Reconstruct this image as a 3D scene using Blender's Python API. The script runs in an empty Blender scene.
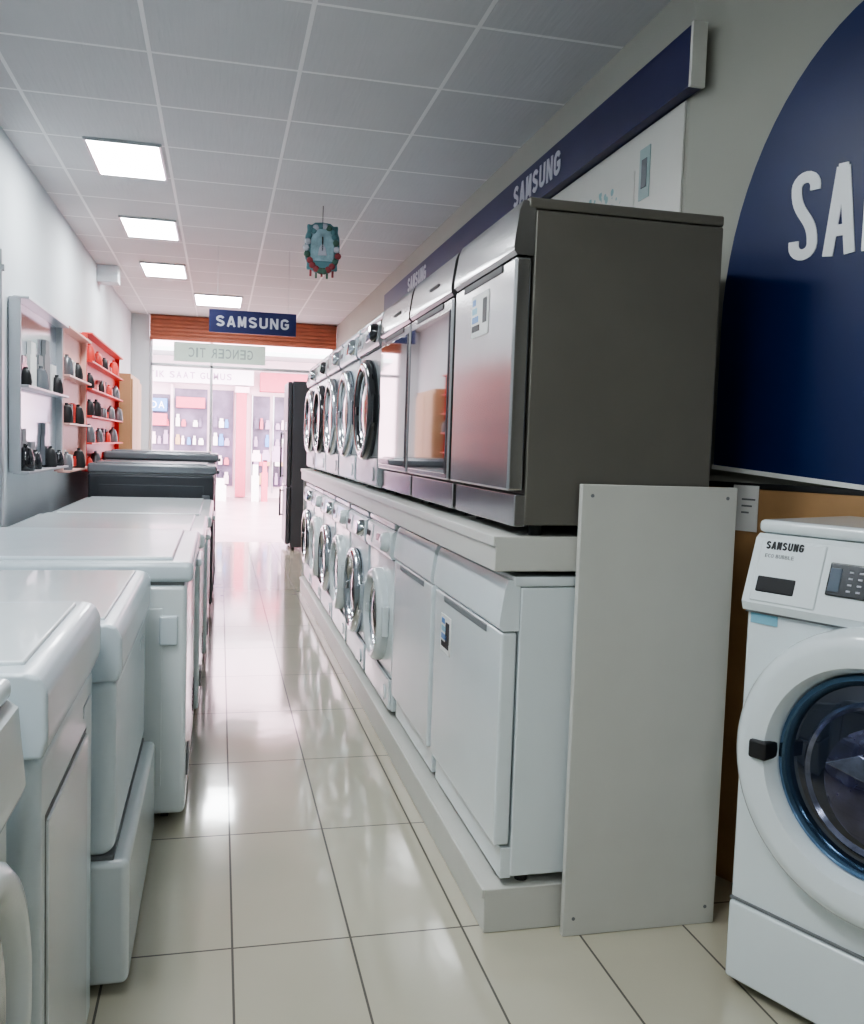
import bpy, bmesh, math, random
from mathutils import Matrix, Vector
random.seed(4)
S = bpy.context.scene
COL = S.collection
try: S.view_settings.look = 'AgX - Medium High Contrast'
except Exception: pass

# ------------------------------------------------------------------ materials
MATS = {}
def mat(name, col, rough=.4, metal=0.0, emit=0.0, coat=0.0, var=.04, scale=6.0, trans=0.0):
    if name in MATS: return MATS[name]
    m = bpy.data.materials.new(name); m.use_nodes = True
    nt = m.node_tree; b = nt.nodes['Principled BSDF']
    tc = nt.nodes.new('ShaderNodeTexCoord'); nz = nt.nodes.new('ShaderNodeTexNoise')
    nz.inputs['Scale'].default_value = scale; nz.inputs['Detail'].default_value = 4
    nt.links.new(tc.outputs['Object'], nz.inputs['Vector'])
    rp = nt.nodes.new('ShaderNodeValToRGB')
    rp.color_ramp.elements[0].position = .3; rp.color_ramp.elements[1].position = .7
    rp.color_ramp.elements[0].color = tuple(max(0, c*(1-var)) for c in col)+(1,)
    rp.color_ramp.elements[1].color = tuple(min(1, c*(1+var)) for c in col)+(1,)
    nt.links.new(nz.outputs['Fac'], rp.inputs['Fac'])
    nt.links.new(rp.outputs['Color'], b.inputs['Base Color'])
    b.inputs['Roughness'].default_value = rough
    b.inputs['Metallic'].default_value = metal
    b.inputs['Coat Weight'].default_value = coat
    b.inputs['Transmission Weight'].default_value = trans
    if emit > 0:
        b.inputs['Emission Color'].default_value = tuple(col)+(1,)
        b.inputs['Emission Strength'].default_value = emit
    MATS[name] = m
    return m

def grid_mat(name, tile, line, px, py, ox, oy, lw, rough, line_rough, rib=False):
    m = bpy.data.materials.new(name); m.use_nodes = True
    nt = m.node_tree; b = nt.nodes['Principled BSDF']; N = nt.nodes.new; L = nt.links.new
    geo = N('ShaderNodeNewGeometry'); sep = N('ShaderNodeSeparateXYZ')
    L(geo.outputs['Position'], sep.inputs[0])
    def M(op, a, c):
        n = N('ShaderNodeMath'); n.operation = op
        for i, v in enumerate((a, c)):
            if isinstance(v, (int, float)): n.inputs[i].default_value = v
            elif v is not None: L(v, n.inputs[i])
        return n.outputs[0]
    outs = []; ids = []
    for ax, p, o in ((0, px, ox), (1, py, oy)):
        q = M('DIVIDE', M('SUBTRACT', sep.outputs[ax], o), p)
        ids.append(M('FLOOR', q, None))
        f = M('FRACT', q, None)
        dist = M('MINIMUM', f, M('SUBTRACT', 1.0, f))
        outs.append(M('LESS_THAN', dist, lw/2/p))
    mask = M('MAXIMUM', outs[0], outs[1])
    wn = N('ShaderNodeTexWhiteNoise'); wn.noise_dimensions = '2D'
    cb = N('ShaderNodeCombineXYZ'); L(ids[0], cb.inputs[0]); L(ids[1], cb.inputs[1]); L(cb.outputs[0], wn.inputs['Vector'])
    nz = N('ShaderNodeTexNoise'); nz.inputs['Scale'].default_value = 3.5; nz.inputs['Detail'].default_value = 6
    L(geo.outputs['Position'], nz.inputs['Vector'])
    fac = M('ADD', M('MULTIPLY', wn.outputs['Value'], .4), M('MULTIPLY', nz.outputs['Fac'], .6))
    mx = N('ShaderNodeMix'); mx.data_type = 'RGBA'
    mx.inputs[6].default_value = tuple(c*.92 for c in tile)+(1,)
    mx.inputs[7].default_value = tuple(min(1, c*1.06) for c in tile)+(1,)
    L(fac, mx.inputs[0])
    m2 = N('ShaderNodeMix'); m2.data_type = 'RGBA'
    L(mask, m2.inputs[0]); L(mx.outputs[2], m2.inputs[6]); m2.inputs[7].default_value = tuple(line)+(1,)
    L(m2.outputs[2], b.inputs['Base Color'])
    rr = M('ADD', rough, M('MULTIPLY', mask, line_rough-rough)); L(rr, b.inputs['Roughness'])
    bp = N('ShaderNodeBump'); bp.inputs['Distance'].default_value = .002
    if rib:
        w = N('ShaderNodeTexNoise'); w.inputs['Scale'].default_value = 60
        mp = N('ShaderNodeMapping'); mp.inputs['Scale'].default_value = (1, .08, 1)
        L(geo.outputs['Position'], mp.inputs['Vector']); L(mp.outputs[0], w.inputs['Vector'])
        bp.inputs['Strength'].default_value = .8
        L(M('ADD', w.outputs['Fac'], M('MULTIPLY', mask, 2.0)), bp.inputs['Height'])
    else:
        b.inputs['Coat Weight'].default_value = .7; b.inputs['Coat Roughness'].default_value = .07
        bp.inputs['Strength'].default_value = .35
        n2 = N('ShaderNodeTexNoise'); n2.inputs['Scale'].default_value = 5
        L(geo.outputs['Position'], n2.inputs['Vector'])
        L(M('SUBTRACT', n2.outputs['Fac'], mask), bp.inputs['Height'])
        L(bp.outputs[0], b.inputs['Coat Normal'])
    L(bp.outputs[0], b.inputs['Normal'])
    return m

white = mat('white_enamel', (.74, .80, .82), .20, coat=.4, var=.015)
whiteb = mat('white_plastic', (.66, .74, .79), .26, coat=.2, var=.02)
cream = mat('white_laminate', (.60, .60, .56), .38, var=.02)
silver = mat('silver_steel', (.38, .375, .38), .18, .9, var=.06)
silverside = mat('grey_painted_steel', (.165, .157, .138), .36, .25, var=.05)
greyw = mat('grey_body', (.46, .48, .50), .25, .35)
dark = mat('dark_recess', (.02, .02, .022), .5)
blackgl = mat('black_gloss', (.02, .02, .025), .08, coat=1)
doorgl = mat('mirror_grey_door', (.095, .085, .10), .05, .9, coat=1, var=.25, scale=3)
bowl = mat('door_glass_blue', (.012, .016, .03), .05, .1, coat=1, var=.5, scale=9)
chrome = mat('chrome', (.6, .62, .66), .14, 1.0)
bluechrome = mat('blue_chrome', (.14, .24, .38), .2, .9)
navy = mat('navy_sign', (.004, .016, .095), .38, var=.05)
navyb = mat('navy_band', (.011, .014, .078), .4, var=.05)
letter = mat('letter_white', (.85, .87, .9), .4)
letterg = mat('letter_grey', (.5, .5, .56), .4)
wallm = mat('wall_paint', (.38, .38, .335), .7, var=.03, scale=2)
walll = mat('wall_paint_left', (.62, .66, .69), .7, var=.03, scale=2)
wood = mat('wood_panel', (.42, .25, .12), .5, var=.2, scale=4)
paper = mat('paper', (.8, .8, .78), .6)
red = mat('red_panel', (.70, .07, .055), .4)
darkgrey = mat('dark_grey_body', (.06, .065, .075), .3, .3)
darktop = mat('dark_grey_top', (.20, .215, .235), .2, .2)
stickb = mat('sticker_blue', (.10, .25, .55), .4)
stickg = mat('sticker_cyan', (.25, .5, .62), .4)
rubber = mat('rubber', (.03, .03, .03), .7)
alum = mat('aluminium', (.55, .57, .6), .35, .8)
brown = mat('shutter_brown', (.42, .14, .08), .5, var=.1)
seam = mat('seam_grey', (.20, .21, .22), .6)

# ------------------------------------------------------------------ geometry helpers
def root(name, loc=(0, 0, 0), rz=0.0):
    e = bpy.data.objects.new(name, None); e.empty_display_size = .1
    e.location = loc; e.rotation_euler = (0, 0, rz); COL.objects.link(e); return e

def finish(name, bm, m, parent, smooth=False, angle=35, wn=False):
    me = bpy.data.meshes.new(name)
    bmesh.ops.recalc_face_normals(bm, faces=bm.faces)
    bm.to_mesh(me); bm.free()
    o = bpy.data.objects.new(name, me); COL.objects.link(o)
    if isinstance(m, (list, tuple)):
        for k in m: me.materials.append(k)
    else: me.materials.append(m)
    if smooth:
        for p in me.polygons: p.use_smooth = True
        me.set_sharp_from_angle(angle=math.radians(angle))
    if wn:
        w = o.modifiers.new('wn', 'WEIGHTED_NORMAL'); w.keep_sharp = True
    if parent is not None: o.parent = parent
    return o

def box(name, parent, x0, x1, y0, y1, z0, z1, m, bev=.004, seg=2):
    bm = bmesh.new(); bmesh.ops.create_cube(bm, size=1)
    for v in bm.verts:
        v.co = Vector(((x0+x1)/2+v.co.x*(x1-x0), (y0+y1)/2+v.co.y*(y1-y0), (z0+z1)/2+v.co.z*(z1-z0)))
    if bev > 0:
        bev = min(bev, .45*min(abs(x1-x0), abs(y1-y0), abs(z1-z0)))
        bmesh.ops.bevel(bm, geom=bm.edges[:], offset=bev, segments=seg, profile=.5, affect='EDGES')
    return finish(name, bm, m, parent, bev > 0, 50, bev > 0)

def prism(name, parent, prof, x0, x1, m, bev=0.0, axis='x', seg=3):
    bm = bmesh.new()
    def P(a, b, t):
        return {'x': (t, a, b), 'z': (a, b, t), 'y': (a, t, b)}[axis]
    A = [bm.verts.new(P(a, b, x0)) for a, b in prof]
    B = [bm.verts.new(P(a, b, x1)) for a, b in prof]
    n = len(prof)
    bm.faces.new(A); bm.faces.new(B[::-1])
    for i in range(n): bm.faces.new((A[i], A[(i+1) % n], B[(i+1) % n], B[i]))
    if bev > 0: bmesh.ops.bevel(bm, geom=bm.edges[:], offset=bev, segments=seg, profile=.5, affect='EDGES')
    return finish(name, bm, m, parent, True, 32, True)

def lathe(name, parent, cx, cz, prof, m, seg=56, axis='y', cy=0.0, sx=1.0):
    bm = bmesh.new(); rings = []
    for r, t in prof:
        ring = []
        for i in range(seg):
            a = 2*math.pi*i/seg
            if axis == 'y': co = (cx+r*math.cos(a)*sx, t, cz+r*math.sin(a))
            else: co = (cx+r*math.cos(a), cy+r*math.sin(a), t)
            ring.append(bm.verts.new(co))
        rings.append(ring)
    for a, b in zip(rings, rings[1:]):
        for i in range(seg):
            bm.faces.new((a[i], a[(i+1) % seg], b[(i+1) % seg], b[i]))
    for k in (0, -1):
        if axis == 'z' or prof[k][0] < .013:
            bm.faces.new(rings[k])
    return finish(name, bm, m, parent, True, 40)

def word(name, parent, text, x, y, z, cap, lw, gap, m, depth=.004, bold=.02, mirror=False):
    bm = bmesh.new(); cx = x
    for ch in text:
        if ch == ' ': cx += lw*.7; continue
        cu = bpy.data.curves.new('t', 'FONT'); cu.body = ch; cu.offset = bold; cu.extrude = .01; cu.resolution_u = 4
        o = bpy.data.objects.new('t', cu); COL.objects.link(o)
        bpy.context.view_layer.update()
        dg = bpy.context.evaluated_depsgraph_get()
        me = bpy.data.meshes.new_from_object(o.evaluated_get(dg))
        xs = [v.co.x for v in me.vertices]; ys = [v.co.y for v in me.vertices]
        w = max(xs)-min(xs); h = max(ys)-min(ys)
        W = lw*(.35 if ch in 'I1' else 1.0)
        for v in me.vertices:
            a = (v.co.x-min(xs))/w*W; b = (v.co.y-min(ys))/h*cap; c = v.co.z
            v.co = Vector((cx+a, y-(c+.01)/.02*depth, z+b))
        bm.from_mesh(me); cx += W+gap
        bpy.data.objects.remove(o); bpy.data.curves.remove(cu); bpy.data.meshes.remove(me)
    if mirror:
        mid = (x+cx)/2
        for v in bm.verts: v.co.x = 2*mid-v.co.x
    return finish(name, bm, m, parent)

def glyph(ch, W, H, s):
    h = s/2; l = h; r = W-h; R = (W-s)/2; c = W/2
    Ry = min(R, (H-s)/4)
    def arc(cx, cy, a0, a1, n=10, ry=None):
        ry = ry or Ry
        return [(cx+R*math.cos(math.radians(a0+(a1-a0)*i/n)), cy+ry*math.sin(math.radians(a0+(a1-a0)*i/n))) for i in range(n+1)]
    yt = H-h-Ry; yb = h+Ry
    if ch == 'S':
        long = (yt-yb) > .55*H
        p = ([(r, yt-H*.05)] if long else [])+arc(c, yt, 0 if long else 20, 180)
        k = (yt-yb)*.5; P0, P1, P2, P3 = (l, yt), (l, yt-k), (r, yb+k), (r, yb)
        for i in range(1, 12):
            t = i/12; q = 1-t
            p.append(tuple(q**3*P0[j]+3*q*q*t*P1[j]+3*q*t*t*P2[j]+t**3*P3[j] for j in (0, 1)))
        p += arc(c, yb, 0, -180 if long else -160)+([(l, yb+H*.05)] if long else [])
        return [p]
    if ch == 'A': return [[(h*.8, 0), (c-h*.25, H-h*.6)], [(W-h*.8, 0), (c+h*.25, H-h*.6)], [(c-h*.9, H-h), (c+h*.9, H-h)], [(W*.22, H*.27), (W*.78, H*.27)]]
    if ch == 'M': return [[(l, 0), (l, H)], [(r, 0), (r, H)], [(l+h*.3, H), (c, H*.12)], [(r-h*.3, H), (c, H*.12)]]
    if ch == 'N': return [[(l, 0), (l, H)], [(r, 0), (r, H)], [(l+h*.2, H-h*.4), (r-h*.2, h*.4)]]
    if ch == 'U': return [[(l, H)]+arc(c, yb, 180, 360)+[(r, H)]]
    if ch == 'G': return [arc(c, yt, 15, 180)+arc(c, yb, 180, 360)+[(r, H*.47), (c, H*.47)]]
    return []

def strokes(name, parent, text, x, y, z, H, W, gap, s, m, depth=.004):
    bm = bmesh.new(); cx = x; k = 0
    for ch in text:
        for path in glyph(ch, W, H, s):
            n = len(path); L = []; Rr = []
            for i in range(n):
                a = Vector(path[max(0, i-1)]); b = Vector(path[min(n-1, i+1)]); p = Vector(path[i])
                d1 = (p-a).normalized() if i > 0 else (b-p).normalized()
                d2 = (b-p).normalized() if i < n-1 else d1
                if d1.length < .5: d1 = d2
                if d2.length < .5: d2 = d1
                t = (d1+d2).normalized(); nn = Vector((-t.y, t.x)); q = s/2/max(.5, nn.dot(Vector((-d1.y, d1.x))))
                L.append(p+nn*q); Rr.append(p-nn*q)
            dd = depth*(1+.02*(k % 5)); k += 1
            F = [[bm.verts.new((cx+q.x, yy_, z+q.y)) for q in side] for side in (L, Rr) for yy_ in (y, y-dd)]
            l0, l1, r0, r1 = F
            for i in range(n-1):
                bm.faces.new((l1[i], l1[i+1], r1[i+1], r1[i])); bm.faces.new((l0[i], l0[i+1], l1[i+1], l1[i]))
                bm.faces.new((r0[i], r0[i+1], r1[i+1], r1[i])); bm.faces.new((l0[i], l0[i+1], r0[i+1], r0[i]))
            bm.faces.new((l0[0], l1[0], r1[0], r0[0])); bm.faces.new((l0[-1], l1[-1], r1[-1], r0[-1]))
        cx += W+gap
    return finish(name, bm, m, parent)

def clutter(name, parent, x0, x1, y0, y1, rows, step, mats, seed, fill=.9):
    rnd = random.Random(seed); bm = bmesh.new()
    for z, hh in rows:
        x = x0
        while x < x1-step*.5:
            w = step*rnd.uniform(.5, .95); h = hh*rnd.uniform(.45, .95)
            if rnd.random() < fill:
                k = rnd.randrange(len(mats))
                for (a, b, c, d) in ((0, w, 0, h*.7), (w*.15, w*.85, h*.7, h)):
                    r = bmesh.ops.create_cube(bm, size=1)
                    for v in r['verts']:
                        v.co = Vector((x+(a+b)/2+v.co.x*(b-a), (y0+y1)/2+v.co.y*(y1-y0), z+(c+d)/2+v.co.z*(d-c)))
                    for f in {f for v in r['verts'] for f in v.link_faces}: f.material_index = k
            x += step
    return finish(name, bm, mats, parent)

R90 = math.pi/2
# ------------------------------------------------------------------ room
CEIL = 2.87
floor_m = grid_mat('floor_tile', (.52, .49, .39), (.10, .09, .075), .312, .70, .052, 2.325, .006, .13, .6)
ceil_m = grid_mat('ceiling_tile', (.58, .58, .59), (.80, .80, .80), .60, .60, .30, 5.10, .018, .75, .5, True)
box('floor', None, -1.2, 2.4, -4, 12.05, -.1, 0, floor_m, 0)
box('ceiling', None, -1.2, 2.4, -4, 12.05, CEIL, CEIL+.1, ceil_m, 0)
box('wall_left', None, -1.22, -1.10, -4, 12.05, 0, CEIL, walll, 0)
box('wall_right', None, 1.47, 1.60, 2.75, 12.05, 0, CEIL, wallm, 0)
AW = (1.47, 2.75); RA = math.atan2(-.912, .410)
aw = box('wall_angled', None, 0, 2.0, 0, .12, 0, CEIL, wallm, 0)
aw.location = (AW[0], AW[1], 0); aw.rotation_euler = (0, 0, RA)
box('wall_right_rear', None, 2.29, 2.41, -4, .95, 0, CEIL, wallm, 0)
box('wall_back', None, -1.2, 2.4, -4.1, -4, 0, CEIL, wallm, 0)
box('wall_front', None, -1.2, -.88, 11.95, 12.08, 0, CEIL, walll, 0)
box('trim_1', None, -1.10, -.92, 8.7, 8.9, 2.72, CEIL, walll, .004)
lightm = mat('light_diffuser', (.94, .98, 1.0), .5, emit=40, var=0)
def ceiling_light(x0, x1, y0, y1):
    r = root('ceiling_light', ((x0+x1)/2, (y0+y1)/2, CEIL))
    w = (x1-x0)/2; d = (y1-y0)/2
    box('diffuser', r, -w, w, -d, d, -.012, -.004, lightm, 0)
    for n, a in enumerate(((-w-.015, -w, -d-.015, d+.015), (w, w+.015, -d-.015, d+.015), (-w, w, -d-.015, -d), (-w, w, d, d+.015))):
        box('frame_%d' % n, r, *a, -.016, 0, alum, .002)
for y0, y1, x0, x1 in ((5.08, 5.70, -.70, -.34), (6.76, 7.36, -.70, -.34), (8.42, 9.06, -.70, -.34), (10.0, 10.75, -.28, .2),
                       (1.9, 2.5, -.70, -.34), (.3, .9, -.70, -.34), (-2.0, -1.4, -.3, .1)):
    ceiling_light(x0, x1, y0, y1)

# ------------------------------------------------------------------ appliances
def dishwasher(x, y, z, w, d, h, rz, door, side, ctrl, sticker=True, glass=False, name='dishwasher'):
    r = root(name, (x, y, z), rz)
    box('body', r, .0, w, .050, d, .03, h-.03, side, .006)
    box('worktop', r, -.001, w+.001, .030, d, h-.028, h, side if side is silverside else white, .006)
    box('door', r, .002, w-.002, 0, .045, .12, h-.153, door, .008, 3)
    prism('control_strip', r, [(.049, h-.149), (.004, h-.149), (-.006, h-.138), (-.006, h-.118), (.006, h-.035), (.016, h-.010), (.049, h-.010)],
          .002, w-.002, ctrl)
    box('handle_recess', r, w*.18, w*.82, -.003, .03, h-.178, h-.157, dark if not (door is white) else seam, .003)
    box('kick_plate', r, .004, w-.004, .022, .055, .025, .112, door if not glass else silver, .004)
    for i, (a, b) in enumerate(((.05, .1), (w-.05, .1), (.05, d-.06), (w-.05, d-.06))):
        lathe('foot_%d' % i, r, a, 0, [(.018, 0), (.018, .03)], rubber, 16, 'z', b)
    if glass:
        box('door_inlay', r, .025, w-.025, -.004, .01, .14, h-.19, doorgl, .004)
        for i in range(5): box('button_%d' % i, r, w*.5+i*.03, w*.5+i*.03+.018, -.006, .006, h-.09, h-.078, dark, .002)
    if sticker:
        s_ = .34 if door is silver else .14; e_ = s_+(.28 if door is silver else .17)
        t = h-.20 if door is silver else h-.22
        box('energy_label', r, w*s_, w*e_, -.0025, .001, t-.125, t, paper, 0)
        for i in range(4):
            box('label_bar_%d' % i, r, w*(s_+.02), w*(s_+.07+.025*i), -.004, -.002, t-.03-i*.026, t-.012-i*.026, [stickb, stickg, stickb, dark][i], 0)
        box('label_code', r, w*(e_-.08), w*(e_-.02), -.004, -.002, t-.09, t-.02, dark, 0)
    return r

def root_part(parent, name, loc, rx):
    e = bpy.data.objects.new(name, None); e.empty_display_size = .05; COL.objects.link(e)
    e.parent = parent; e.location = loc; e.rotation_euler = (rx, 0, 0); return e

def front_loader(x, y, z, w, d, h, rz, body, ringm, glassm, door_r=None, detail=False, dz=None, name='washing_machine', panel=None, dial=True, dx=None):
    r = root(name, (x, y, z), rz)
    ph = h*.815; R = door_r or w*.37; cz = dz or h*.47; cx = dx or w*.5
    tb = .05 if detail else .012
    box('body', r, 0, w, .012, d, .02, ph+.01, body, .012, 3)
    box('upper_body', r, 0, w, .012+tb, d, ph-.02, h-.03, body, .010, 3)
    box('top', r, -.002, w+.002, tb-.006, d, h-.032, h, body, .012, 3)
    prism('control_panel', r, [(.012+tb+.02, ph), (-.004, ph), (-.012, ph+.02), (tb-.014, h-.045), (tb, h-.034), (.012+tb+.02, h-.034)], .0, w, panel or body)
    box('panel_seam', r, .004, w-.004, .002, .014, ph-.006, ph, seam, 0)
    fz0 = ph+.02; fz1 = h-.045; fy0 = -.012; fy1 = tb-.014
    fa = root_part(r, 'fascia', (0, fy0, fz0), math.atan2(-(fy1-fy0), fz1-fz0)); H = math.hypot(fz1-fz0, fy1-fy0)
    box('drawer', fa, .02, w*.265, -.004, .004, .006, H-.004, panel or body, .003)
    box('drawer_pull', fa, w*.045, w*.185, -.007, .0, H*.18 if detail else H*.3, H*.42 if detail else H*.6, dark, .004)
    if detail:
        box('display', fa, w*.29, w*.68, -.006, .002, H*.28, H*.76, blackgl, .004)
        box('display_key', fa, w*.297, w*.335, -.008, -.004, H*.34, H*.68, mat('key_grey', (.10, .13, .17), .3), .002)
        for i in range(6):
            for j in range(4):
                box('key_%d_%d' % (i, j), fa, w*.36+i*.022, w*.36+i*.022+.009, -.0075, -.004, H*(.36+.09*j), H*(.36+.09*j)+.004, letterg, 0)
        strokes('brand_word', fa, 'SAMSUNG', .035, -.004, H*.84, .019, .0112, .0030, .0038, dark, .002)
        word('brand_word_small', fa, 'ECO BUBBLE', .037, -.004, H*.71, .009, .0062, .0018, seam, .001, 0)
    else:
        box('display', fa, w*.44, w*.72, -.004, .002, H*.3, H*.7, blackgl, .003)
    if dial: lathe('program_dial', fa, w*.86, H*.5, [(.045, .0), (.043, -.022), (.032, -.034), (0.0005, -.035)], chrome if detail else ringm, 32)
    D = 1.5 if detail else 1.0
    q = .93 if detail else 1.0
    lathe('door_ring', r, cx, cz, [(R, .014), (R, -.012*D), (R*.985, -.026*D), (R*.94, -.036*D), (R*.87, -.040*D), (R*.80*q, -.034*D), (R*.765*q, -.022*D), (R*.745*q, -.004), (R*.735*q, .004), (R*.66, .010)], ringm, 80)
    lathe('door_bezel', r, cx, cz, [(R*.745*q, .006), (R*.735*q, -.012*D), (R*.70*q, -.016*D), (R*.665*q, -.008*D), (R*.655*q, .006)], bluechrome if detail else chrome, 80)
    lathe('door_glass', r, cx, cz, [(R*.68, .002), (R*.60, -.010), (R*.45, -.018), (R*.25, -.024), (R*.001, -.026)], glassm, 72)
    box('door_handle', r, cx-R*(.84 if detail else .80), cx-R*.70, -.066 if detail else -.034, -.008, cz-.02, cz+.024, dark if detail else ringm, .006)
    box('hinge', r, cx+R*.9, cx+R*1.04, -.02, .012, cz-.07, cz+.07, ringm, .006)
    box('kick_seam', r, .004, w-.004, .006, .014, h*.195, h*.2, seam, 0)
    box('kick_plate', r, .004, w-.004, .0, .02, .03, h*.193, body, .008)
    lathe('filter_cap', r, w*.84, h*.1, [(.035, .0), (.034, -.006), (.001, -.007)], body, 28)
    for i, (a, b) in enumerate(((.06, .08), (w-.06, .08), (.06, d-.06), (w-.06, d-.06))):
        lathe('foot_%d' % i, r, a, 0, [(.02, 0), (.02, .025)], rubber, 16, 'z', b)
    return r

def chest_freezer(x, y, w, d, h, rz, body, lidm, name='chest_freezer', lip=.02, zb=.05):
    r = root(name, (x, y, 0), rz)
    box('body', r, 0, w, 0, d, zb, h-.09, body, .02, 4)
    box('gasket', r, .01, w-.01, .01, d-.01, h-.095, h-.08, seam, .003)
    box('lid', r, -.008, w+.008, -lip, d+.005, h-.082, h-.012, lidm, .02, 4)
    box('lid_crown', r, .05, w-.05, .05, d-.05, h-.02, h, lidm, .009, 3)
    box('handle', r, w*.38, w*.62, -lip-.02, -lip+.005, h-.085, h-.055, lidm, .01, 3)
    for sx, (a, b) in enumerate(((-.004, .002), (w-.002, w+.004))):
        box('side_panel_%d' % sx, r, a, b, .08, d-.08, .14, h-.17, body, .002)
        box('side_grip_%d' % sx, r, a-.012, b+.012, .03, .09, h*.68, h*.79, lidm, .008, 3)
    for i in range(7): box('vent_%d' % i, r, w*.74, w*.92, -.003, .004, .14+i*.018, .148+i*.018, dark, .001)
    box('thermostat', r, w*.08, w*.2, -.006, .002, .14, .22, seam, .003)
    box('base', r, .03, w-.03, .03, d-.03, .035, .06, dark, .004)
    for i, (a, b) in enumerate(((.08, .07), (w-.08, .07), (.08, d-.09), (w-.08, d-.09))):
        lathe('caster_%d' % i, r, a, .02, [(.012, b-.014), (.02, b-.012), (.02, b+.012), (.012, b+.014)], rubber, 20)
        box('caster_fork_%d' % i, r, a-.018, a+.018, b-.018, b+.018, .03, .05, seam, .003)
    return r

def top_loader(x, y, w, d, h, rz, plinth=0.0, step=.0, name='top_load_washer', door=True):
    r = root(name, (x, y, 0), rz)
    z0 = .02
    if plinth:
        box('lower_body', r, 0, w, -step, d, .02, plinth, white, .02, 4)
        box('shadow_gap', r, .01, w-.01, .002, d-.02, plinth-.002, plinth+.010, seam, .002)
        z0 = plinth+.006
    box('body', r, 0, w, 0, d, z0, h-.13, whiteb, .035, 6)
    prism('top_shoulder', r, [(-.006, h-.14), (-.014, h-.11), (-.014, h-.035), (-.002, h-.010), (.02, h-.003), (d, h-.002), (d, h-.14)], -.004, w+.004, whiteb, .008)
    box('lid', r, .05, w-.05, .03, d-.2, h-.006, h+.004, white, .004, 3)
    box('console', r, .03, w-.03, d-.17, d-.01, h-.01, h+.03, whiteb, .014, 3)
    for i in range(4): box('button_%d' % i, r, w*.3+i*.07, w*.3+i*.07+.035, d-.12, d-.09, h+.028, h+.034, seam, .002)
    if door:
        box('front_panel', r, w*.10, w*.80, -.005, .004, z0+.05, h-.26, white, .010, 3)
        box('front_seam', r, w*.09, w*.81, -.001, .003, z0+.04, h-.25, seam, .001)
    box('handle_slot', r, w*.75, w*.9, -.002, .003, h-.22, h-.195, whiteb, .001)
    for i, (a, b) in enumerate(((.06, .08), (w-.06, .08), (.06, d-.06), (w-.06, d-.06))):
        lathe('foot_%d' % i, r, a, 0, [(.022, 0), (.022, .03)], rubber, 16, 'z', b)
    return r

def fridge(x, y, w, d, h, rz, m, name='refrigerator'):
    r = root(name, (x, y, 0), rz)
    box('cabinet', r, 0, w, .06, d, .03, h, m, .01)
    box('door_upper', r, .002, w-.002, 0, .055, h*.38, h-.01, m, .014, 3)
    box('door_lower', r, .002, w-.002, 0, .055, .07, h*.38-.008, m, .014, 3)
    box('handle_upper', r, .04, .065, -.045, -.02, h*.42, h*.70, darkgrey, .008)
    box('handle_lower', r, .04, .065, -.045, -.02, h*.18, h*.35, darkgrey, .008)
    for i, a in enumerate((h*.43, h*.69, h*.19, h*.34)): box('handle_post_%d' % i, r, .045, .06, -.03, .01, a-.01, a+.01, chrome, .003)
    box('display', r, w*.6, w*.85, -.004, .004, h*.7, h*.76, blackgl, .002)
    for i, (a, b) in enumerate(((.06, .1), (w-.06, .1), (.06, d-.06), (w-.06, d-.06))):
        lathe('foot_%d' % i, r, a, 0, [(.02, 0), (.02, .04)], rubber, 16, 'z', b)
    return r

# ---- right display
pl = root('display_platform', (0, 0, 0))
box('deck', pl, .725, 1.30, 2.28, 8.12, 0, .125, cream, .004)
box('deck_edge', pl, .718, .727, 2.28, 8.12, .100, .125, cream, .003)
sh = root('display_shelf', (0, 0, 0))
box('deck', sh, .715, 1.35, 2.27, 8.12, 1.005, 1.10, cream, .004)
box('deck_edge', sh, .708, .717, 2.27, 8.12, 1.072, 1.10, cream, .003)
bb = root('display_back_board', (0, 0, 0))
box('board', bb, 1.36, 1.38, 2.30, 8.12, 0, 1.10, cream, .003)
box('end_upright', bb, .74, 1.36, 8.125, 8.15, 0, 1.10, cream, .003)
dp = root('divider_panel', (.935, 2.225, 0))
box('board', dp, 0, .460, 0, .022, 0, 1.245, cream, .003)
for i, (a, b) in enumerate(((.03, 1.215), (.43, 1.215), (.03, .05), (.43, .05))):
    lathe('screw_%d' % i, dp, a, b, [(.005, .001), (.005, -.0015), (.0005, -.002)], seam, 12)

X0 = .745
dishwasher(X0, 3.05, .125, .77, .54, .865, -R90, white, white, white, True)
dishwasher(X0, 3.80, .125, .70, .55, .865, -R90, white, white, white, False)
yy = 3.86
front_loader(X0, yy+.66, .125, .66, .52, .865, -R90, white, white, bowl, door_r=.22); yy += .72
for i in range(5):
    front_loader(X0, yy+.64, .125, .64, .52, .86, -R90, white if i % 2 else whiteb, white if i % 2 else chrome, bowl, door_r=.235); yy += .70
dishwasher(.740, 2.88, 1.10, .615, .592, .885, -R90, silver, silverside, silver, True)
dishwasher(.740, 3.58, 1.10, .66, .55, .88, -R90, silver, silverside, silver, False, True)
dishwasher(.740, 4.27, 1.10, .66, .55, .88, -R90, silver, silverside, silver, False, True)
yy = 4.31
for i in range(5):
    front_loader(.742, yy+.68, 1.10, .68, .55, .87, -R90, [greyw, whiteb, greyw, white, greyw][i], [blackgl, chrome, chrome, blackgl, chrome][i], blackgl, door_r=.26); yy += .74

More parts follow.
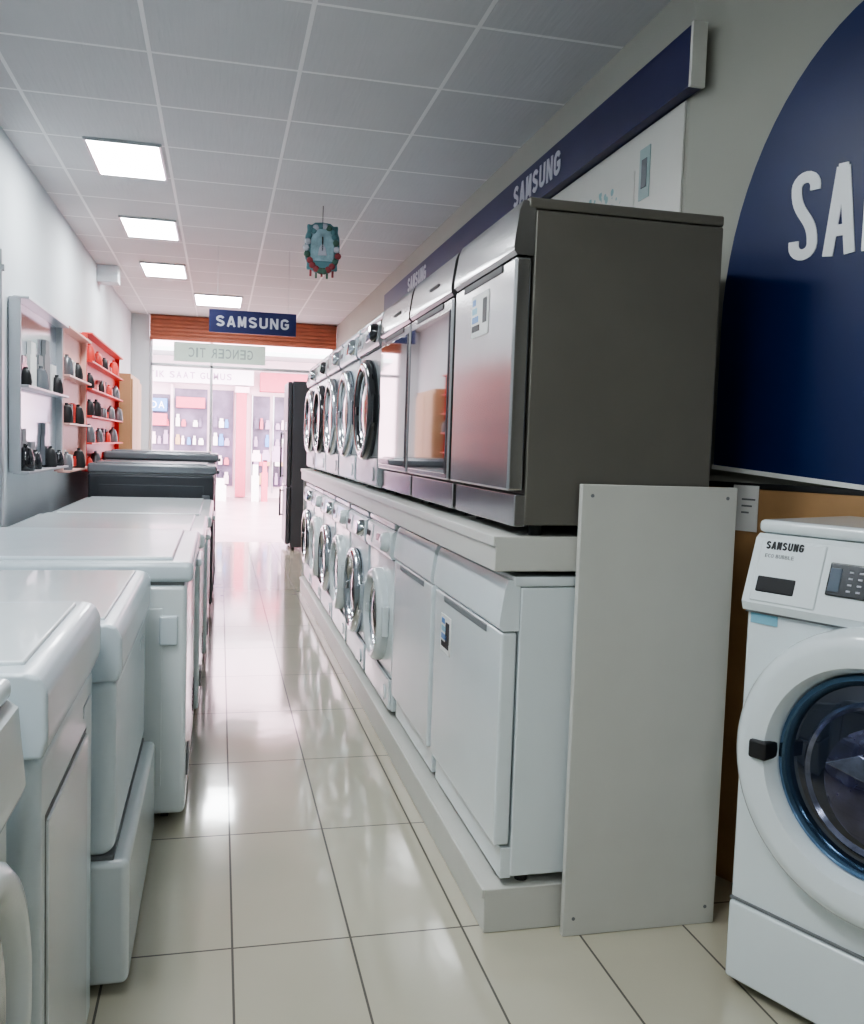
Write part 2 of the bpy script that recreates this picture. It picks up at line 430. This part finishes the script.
# ---- big washer at right
BW, BH = .70, 1.18
W = front_loader(1.254, 1.945, 0, BW, .47, BH, RA, white, white, bowl, door_r=.328, detail=True, dz=.645)
box('energy_sticker', W, .015, .085, .0085, .0115, .93, .955, stickg, 0)
drum = mat('drum_steel', (.22, .24, .34), .15, .9, var=.5, scale=20)
lathe('drum_rim', W, BW*.5+.012, .64, [(.178, -.010), (.165, -.026), (.155, -.016)], drum, 60)
lathe('drum_bowl', W, BW*.5+.02, .63, [(.15, -.012), (.11, -.030), (.05, -.038), (.001, -.04)], mat('bowl_highlight', (.05, .05, .11), .05, .5, coat=1, var=.7, scale=14), 48)
prism('drum_paddle', W, [(BW*.5-.10, .66), (BW*.5-.02, .70), (BW*.5+.06, .67), (BW*.5+.0, .64)], -.046, -.03, drum, .004, axis='y')

# ---- wood panel + tag (on the angled wall)
wp = root('wood_wainscot', (AW[0], AW[1], 0), RA)
box('board', wp, -.02, 1.7, -.03, -.002, 0, 1.245, wood, .003)
box('cap', wp, -.02, 1.7, -.034, -.001, 1.235, 1.252, dark, .002)
tg = root('price_tag', (AW[0], AW[1], 0), RA)
box('card', tg, .268, .355, -.0375, -.0350, 1.105, 1.245, paper, 0)
for i in range(3): box('line_%d' % i, tg, .30, .345-.01*i, -.039, -.0373, 1.20-i*.02, 1.205-i*.02, seam, 0)
box('socket_card', tg, .10, .13, -.0375, -.035, .12, .17, paper, 0)

# ---- navy arch sign
sg = root('arch_sign', (AW[0], AW[1], 0), RA)
s0, a, b, z0 = .19, .60, .90, 1.73
prof = [(s0, 1.303)]
for i in range(41):
    t = math.pi*(1-i/40); prof.append((s0+a+a*math.cos(t), z0+b*math.sin(t)))
prof += [(s0+2*a, 1.23), (s0+a, 1.255)]
prism('board', sg, prof, -.035, -.002, navy, axis='y')
prism('bottom_trim', sg, [(s0-.004, 1.304), (s0-.004, 1.290), (s0+a, 1.241), (s0+2*a, 1.216), (s0+2*a, 1.23), (s0+a, 1.255)], -.039, -.0, paper, axis='y')
strokes('lettering', sg, 'SAMSUNG', .405, -.035, 1.90, .25, .088, .021, .031, letter, .004)

# ---- navy band
bd = root('wall_sign_band', (1.42, 8.12, 0), -R90)
box('band', bd, 0, 5.45, 0, .048, 2.49, 2.68, navyb, .002)
box('end_cap', bd, 5.45, 5.465, -.003, .048, 2.486, 2.684, cream, .002)
for k, yl in enumerate((7.05, 4.42)):
    strokes('lettering_%d' % k, bd, 'SAMSUNG', 8.12-yl, 0, 2.535, .105, .075, .019, .022, letterg, .003)
pmat = bpy.data.materials.new('poster_print'); pmat.use_nodes = True
nt = pmat.node_tree; bs = nt.nodes['Principled BSDF']; bs.inputs['Roughness'].default_value = .5
tc = nt.nodes.new('ShaderNodeTexCoord'); vz = nt.nodes.new('ShaderNodeTexVoronoi'); vz.inputs['Scale'].default_value = 28
nt.links.new(tc.outputs['Object'], vz.inputs['Vector'])
nz = nt.nodes.new('ShaderNodeTexNoise'); nz.inputs['Scale'].default_value = 5; nt.links.new(tc.outputs['Object'], nz.inputs['Vector'])
lt = nt.nodes.new('ShaderNodeMath'); lt.operation = 'LESS_THAN'; lt.inputs[1].default_value = .42; nt.links.new(vz.outputs['Distance'], lt.inputs[0])
gt = nt.nodes.new('ShaderNodeMath'); gt.operation = 'GREATER_THAN'; gt.inputs[1].default_value = .46; nt.links.new(nz.outputs['Fac'], gt.inputs[0])
ml = nt.nodes.new('ShaderNodeMath'); ml.operation = 'MULTIPLY'; nt.links.new(lt.outputs[0], ml.inputs[0]); nt.links.new(gt.outputs[0], ml.inputs[1])
mx = nt.nodes.new('ShaderNodeMix'); mx.data_type = 'RGBA'; mx.inputs[6].default_value = (.60, .60, .56, 1); mx.inputs[7].default_value = (.22, .38, .40, 1)
nt.links.new(ml.outputs[0], mx.inputs[0]); nt.links.new(mx.outputs[2], bs.inputs['Base Color'])
po = root('wall_poster', (1.462, 8.1, 0), -R90)
box('sheet', po, 0, 4.2, 0, .006, 1.3, 2.485, cream, 0)
box('printed_strip', po, 4.2, 5.33, 0, .006, 1.3, 2.485, cream, 0)
box('print_area', po, 4.2, 4.98, -.002, .002, 2.22, 2.36, pmat, 0)
box('picture', po, 5.02, 5.10, -.003, .001, 2.24, 2.42, mat('picture_teal', (.30, .40, .40), .5), 0)
box('picture_inner', po, 5.04, 5.08, -.005, -.001, 2.28, 2.38, darktop, 0)

# ------------------------------------------------------------------ left row
front_loader(-.280, .78, 0, .60, .62, .98, R90, white, white, bowl, door_r=.25, dz=.58, dial=False, dx=.28)
top_loader(-.264, 1.45, .63, .66, .97, R90)
top_loader(-.228, 2.17, .89, .72, .90, R90, plinth=.33, step=.034, door=False)
chest_freezer(-.10, 3.14, 1.10, .9, .925, R90, white, whiteb, zb=.035)
chest_freezer(-.08, 4.32, 1.06, .9, .90, R90, white, white)
chest_freezer(-.06, 5.46, 1.55, .9, .89, R90, white, white)
chest_freezer(-.04, 7.15, .80, .92, 1.14, R90, darkgrey, darktop)
chest_freezer(-.03, 8.05, .75, .92, 1.22, R90, darkgrey, darktop)

fridge(.80, 11.85, .66, .6, 2.08, -R90, darkgrey)

# ------------------------------------------------------------------ left wall displays
def display(name, y0, y1, z0, z1, back, shelfm, rows, dep=.10):
    r = root(name, (-1.095, y0, 0), R90); w = y1-y0
    box('back_panel', r, 0, w, -.02, -.001, z0, z1, back, .002)
    for i in range(rows+1):
        z = z0+(z1-z0)*i/rows
        box('shelf_%d' % i, r, 0, w, -dep, -.02, z-.008, z+.006, shelfm, .002)
    for i in (0, 1): box('side_%d' % i, r, i*w-.008, i*w+.008, -dep*.6, -.0, z0, z1, shelfm, .002)
    return r, w
def kettles(r, w, z0, z1, rows, step, mats, seed):
    rnd = random.Random(seed); k = 0
    for i in range(rows):
        z = z0+(z1-z0)*i/rows+.007; x = .12
        while x < w-.08:
            s = rnd.uniform(.6, 1.0); m = rnd.choice(mats)
            lathe('kettle_%d' % k, r, x, 0, [(.045*s, z), (.05*s, z+.02), (.042*s, z+.09*s), (.03*s, z+.125*s), (.012, z+.135*s), (.012, z+.15*s), (.001, z+.152*s)], m, 20, 'z', -.06)
            box('grip_%d' % k, r, x+.055*s, x+.07*s, -.07, -.05, z+.03, z+.11*s, m, .004)
            box('grip_top_%d' % k, r, x+.03*s, x+.07*s, -.07, -.05, z+.1*s, z+.115*s, m, .004)
            k += 1; x += step*rnd.uniform(.7, 1.6)
mirror = mat('pale_mirror', (.55, .60, .66), .12, .7)
pink = mat('goods_pink', (.7, .35, .35), .5)
r, wd = display('glass_display_cabinet', 5.2, 6.5, 1.12, 2.05, mirror, alum, 2)
clutter('boxed_goods', r, .1, 1.2, -.045, -.022, [(1.14, .3), (1.6, .34)], .22, [paper, darktop, mat('photo_blue', (.3, .4, .55), .4), seam], 3)
kettles(r, wd, 1.12, 2.05, 2, .34, [blackgl, dark, darktop], 2)
r, wd = display('wall_shelf', 6.55, 7.6, 1.08, 2.06, mat('peach_panel', (.72, .36, .28), .4), mat('peach_shelf', (.75, .45, .40), .4), 3)
clutter('boxed_goods', r, .1, .95, -.05, -.022, [(1.1, .16), (1.42, .16), (1.75, .16)], .14, [red, paper, dark, seam, red], 13, .7)
kettles(r, wd, 1.08, 2.06, 3, .40, [dark, darktop], 5)
r, wd = display('wall_shelf', 7.65, 10.0, 1.05, 2.14, red, red, 5)
clutter('boxed_goods', r, .1, 2.25, -.05, -.022, [(1.06+i*.218, .13) for i in range(5)], .15, [red, pink, dark, seam, red, darktop], 14, .8)
kettles(r, wd, 1.05, 2.14, 5, .5, [dark, darktop, red], 3)
tan = mat('tan_wood', (.5, .33, .18), .5)
r = root('wood_cabinet', (-1.09, 10.1, 0), R90)
box('case', r, 0, 1.1, -.16, 0, .0, 2.0, tan, .004)
box('door_a', r, .02, .54, -.18, -.16, .05, 1.95, tan, .004)
box('door_b', r, .56, 1.08, -.18, -.16, .05, 1.95, tan, .004)
for i, x in enumerate((.49, .61)): box('knob_%d' % i, r, x-.01, x+.01, -.2, -.18, .98, 1.06, chrome, .003)
r = root('display_post', (-1.04, 4.72, 0))
box('post', r, -.02, .02, -.02, .02, 0, 2.2, alum, .004)
box('arm', r, -.05, .03, -.012, .012, 2.1, 2.13, alum, .003)
box('base', r, -.045, .045, -.045, .045, 0, .02, alum, .003)

# ------------------------------------------------------------------ hanging things
hs = root('hanging_sign', (.245, 7.5, 2.28))
box('board', hs, -.345, .345, -.012, .012, -.09, .09, navyb, .003)
strokes('lettering', hs, 'SAMSUNG', -.29, -.012, -.042, .085, .066, .019, .017, letterg, .003)
for i, x in enumerate((-.28, .28)): box('cord_%d' % i, hs, x-.0015, x+.0015, -.0015, .0015, .09, CEIL-2.28, alum, 0)
hc = root('hanging_ornament', (.63, 6.0, 2.60))
teal = mat('clock_teal', (.12, .25, .28), .4); flower = mat('flower_red', (.30, .06, .07), .5)
leaf = mat('leaf', (.08, .16, .12), .5)
prf = []
for i in range(48):
    t = 2*math.pi*i/48; k = 1+.05*math.cos(8*t)
    c, s = math.cos(t), math.sin(t)
    prf.append((.108*k*(abs(c)**.4)*(1 if c > 0 else -1), .155*k*(abs(s)**.4)*(1 if s > 0 else -1)))
prism('board', hc, prf, -.008, .008, teal, axis='y')
box('panel', hc, -.075, .075, -.013, -.007, -.085, .12, mat('dial', (.30, .43, .48), .4, var=.3, scale=18), .01)
box('pointer', hc, -.004, .004, -.018, -.014, -.02, .07, dark, 0)
prism('figure', hc, [(-.03, -.05), (.03, -.05), (.02, .0), (.0, .03), (-.02, .0)], -.018, -.013, letterg, .002, axis='y')
random.seed(8)
for i in range(22):
    t = 2*math.pi*i/22
    lathe('flower_%d' % i, hc, .098*math.cos(t)*random.uniform(.9, 1.1), .145*math.sin(t)-.005, [(.022, -.008), (.016, -.018), (.001, -.02)], random.choice([leaf, teal, teal, letterg]) if t < math.pi else random.choice([flower, flower, leaf]), 9)
for i in range(5): box('fringe_%d' % i, hc, -.08+i*.036, -.066+i*.036, -.004, .004, -.185-.01*(i % 2), -.14, [flower, leaf][i % 2], .002)
box('cord', hc, -.002, .002, -.002, .002, .15, CEIL-2.60, dark, 0)

# ------------------------------------------------------------------ storefront + street
sf = root('window_1', (0, 12, 0))
for i, x in enumerate((-.86, -.12, 1.44)): box('mullion_%d' % i, sf, x-.018, x+.018, -.03, .03, 0, 2.6, alum, .004)
box('head_rail', sf, -.87, 1.46, -.03, .03, 2.24, 2.28, alum, .004)
box('sill', sf, -.87, -.12, -.04, .04, 0, .08, alum, .004)
rs = root('roller_shutter', (0, 11.9, 0))
box('housing', rs, -.87, 1.46, -.03, .04, 2.56, 2.866, brown, .006)
for i in range(6): box('slat_%d' % i, rs, -.87, 1.46, -.045, -.028, 2.575+i*.048, 2.612+i*.048, brown, .006)
bn = root('shop_banner', (0, 11.84, 0))
box('cloth', bn, -.58, .55, 0, .006, 2.30, 2.54, mat('banner_white', (.62, .80, .72), .6), 0)
word('lettering', bn, 'GENCER TIC', -.42, 0, 2.36, .12, .07, .02, mat('banner_grey', (.30, .42, .40), .6), .002, .01, mirror=True)

pave = mat('pavement', (.50, .37, .40), .3, var=.15, scale=1.5)
box('ground', None, -14, 14, 12.05, 30, -.12, -.02, pave, 0)
fb = root('street_building', (0, 22, 0))
pale = mat('facade_pink', (.80, .64, .69), .7, var=.08, scale=1)
win = mat('shop_window', (.13, .10, .16), .3, var=.6, scale=2)
mag = mat('facade_rose', (.55, .12, .18), .6)
lil = mat('facade_lilac', (.40, .28, .42), .5)
box('block', fb, -12, 12, 0, 4, -.02, 9, pale, 0)
box('fascia', fb, -2.2, .75, -.35, 0, 2.62, 3.0, mat('fascia_white', (.80, .78, .82), .5), .01)
word('fascia_text', fb, 'OPTIK SAAT GUMUS', -1.9, -.35, 2.72, .15, .11, .04, lil, .01, .01)
box('awning', fb, -2.4, 4, -1.2, 0, 3.25, 3.35, mat('awning', (.55, .68, .66), .6), .01)
box('fascia_b', fb, .9, 3.0, -.3, 0, 2.5, 2.95, mag, .01)
for k, (a, b, t) in enumerate(((-2.1, -1.15, 2.35), (-1.05, -.30, 2.5), (-.2, .30, 2.5), (.75, 1.15, 2.4), (1.25, 2.1, 2.4))):
    box('shop_glass_%d' % k, fb, a, b, -.05, 0, .25, t, win, 0)
    box('shop_frame_%d' % k, fb, a-.03, a, -.08, 0, .1, t+.03, alum, .005)
    clutter('window_goods_%d' % k, fb, a+.04, b-.02, -.14, -.06, [(.3, .35), (.75, .35), (1.2, .35), (1.62, .3)], .13,
            [paper, lil, mag, stickb, pale, win, tan], 10+k, .8)
box('sign_blue', fb, -2.0, -1.2, -.25, -.1, 1.95, 2.25, stickb, .01)
word('sign_text', fb, 'MODA', -1.9, -.25, 2.02, .16, .13, .04, letter, .01, .01)
box('sign_red', fb, -2.0, -1.2, -.25, -.1, 1.62, 1.9, mag, .01)
box('sign_red_b', fb, -1.0, -.35, -.25, -.1, 2.05, 2.3, mag, .01)
box('pillar', fb, .36, .60, -.25, 0, 0, 2.6, mag, .01)
box('pillar_cap', fb, .33, .66, -.28, 0, 2.45, 2.6, pale, .01)
box('pillar_b', fb, -1.13, -1.07, -.15, 0, 0, 2.6, pale, .01)
ck = root('street_goods', (0, 20.6, -.02))
clutter('crates', ck, -1.8, .4, -.2, .2, [(0, .55)], .34, [mag, pale, lil, paper, stickb], 33, .85)
clutter('racks', ck, .7, 2.2, -.1, .1, [(0, 1.0), (.9, .5)], .22, [pale, paper, mag, lil], 35, .8)

# ------------------------------------------------------------------ world
w = bpy.data.worlds.new('World'); S.world = w; w.use_nodes = True
bg = w.node_tree.nodes['Background']; bg.inputs[0].default_value = (1.0, .89, .95, 1); bg.inputs[1].default_value = 13.0

# ------------------------------------------------------------------ camera
f = 900.0
Y = Vector((220-432, 512-440, -f)).normalized()
zz = (Y.x*.033+Y.y)/(-Y.z)
Z = Vector((.033, 1, zz)).normalized()
X = Y.cross(Z)
cam = bpy.data.cameras.new('camera'); co = bpy.data.objects.new('camera', cam); COL.objects.link(co)
Mx = Matrix((X, Y, Z)).to_4x4(); Mx.translation = Vector((0, 0, 1.33))
co.matrix_world = Mx
cam.sensor_fit = 'HORIZONTAL'; cam.sensor_width = 36; cam.lens = 36*f/864
cam.clip_start = .05
S.camera = co
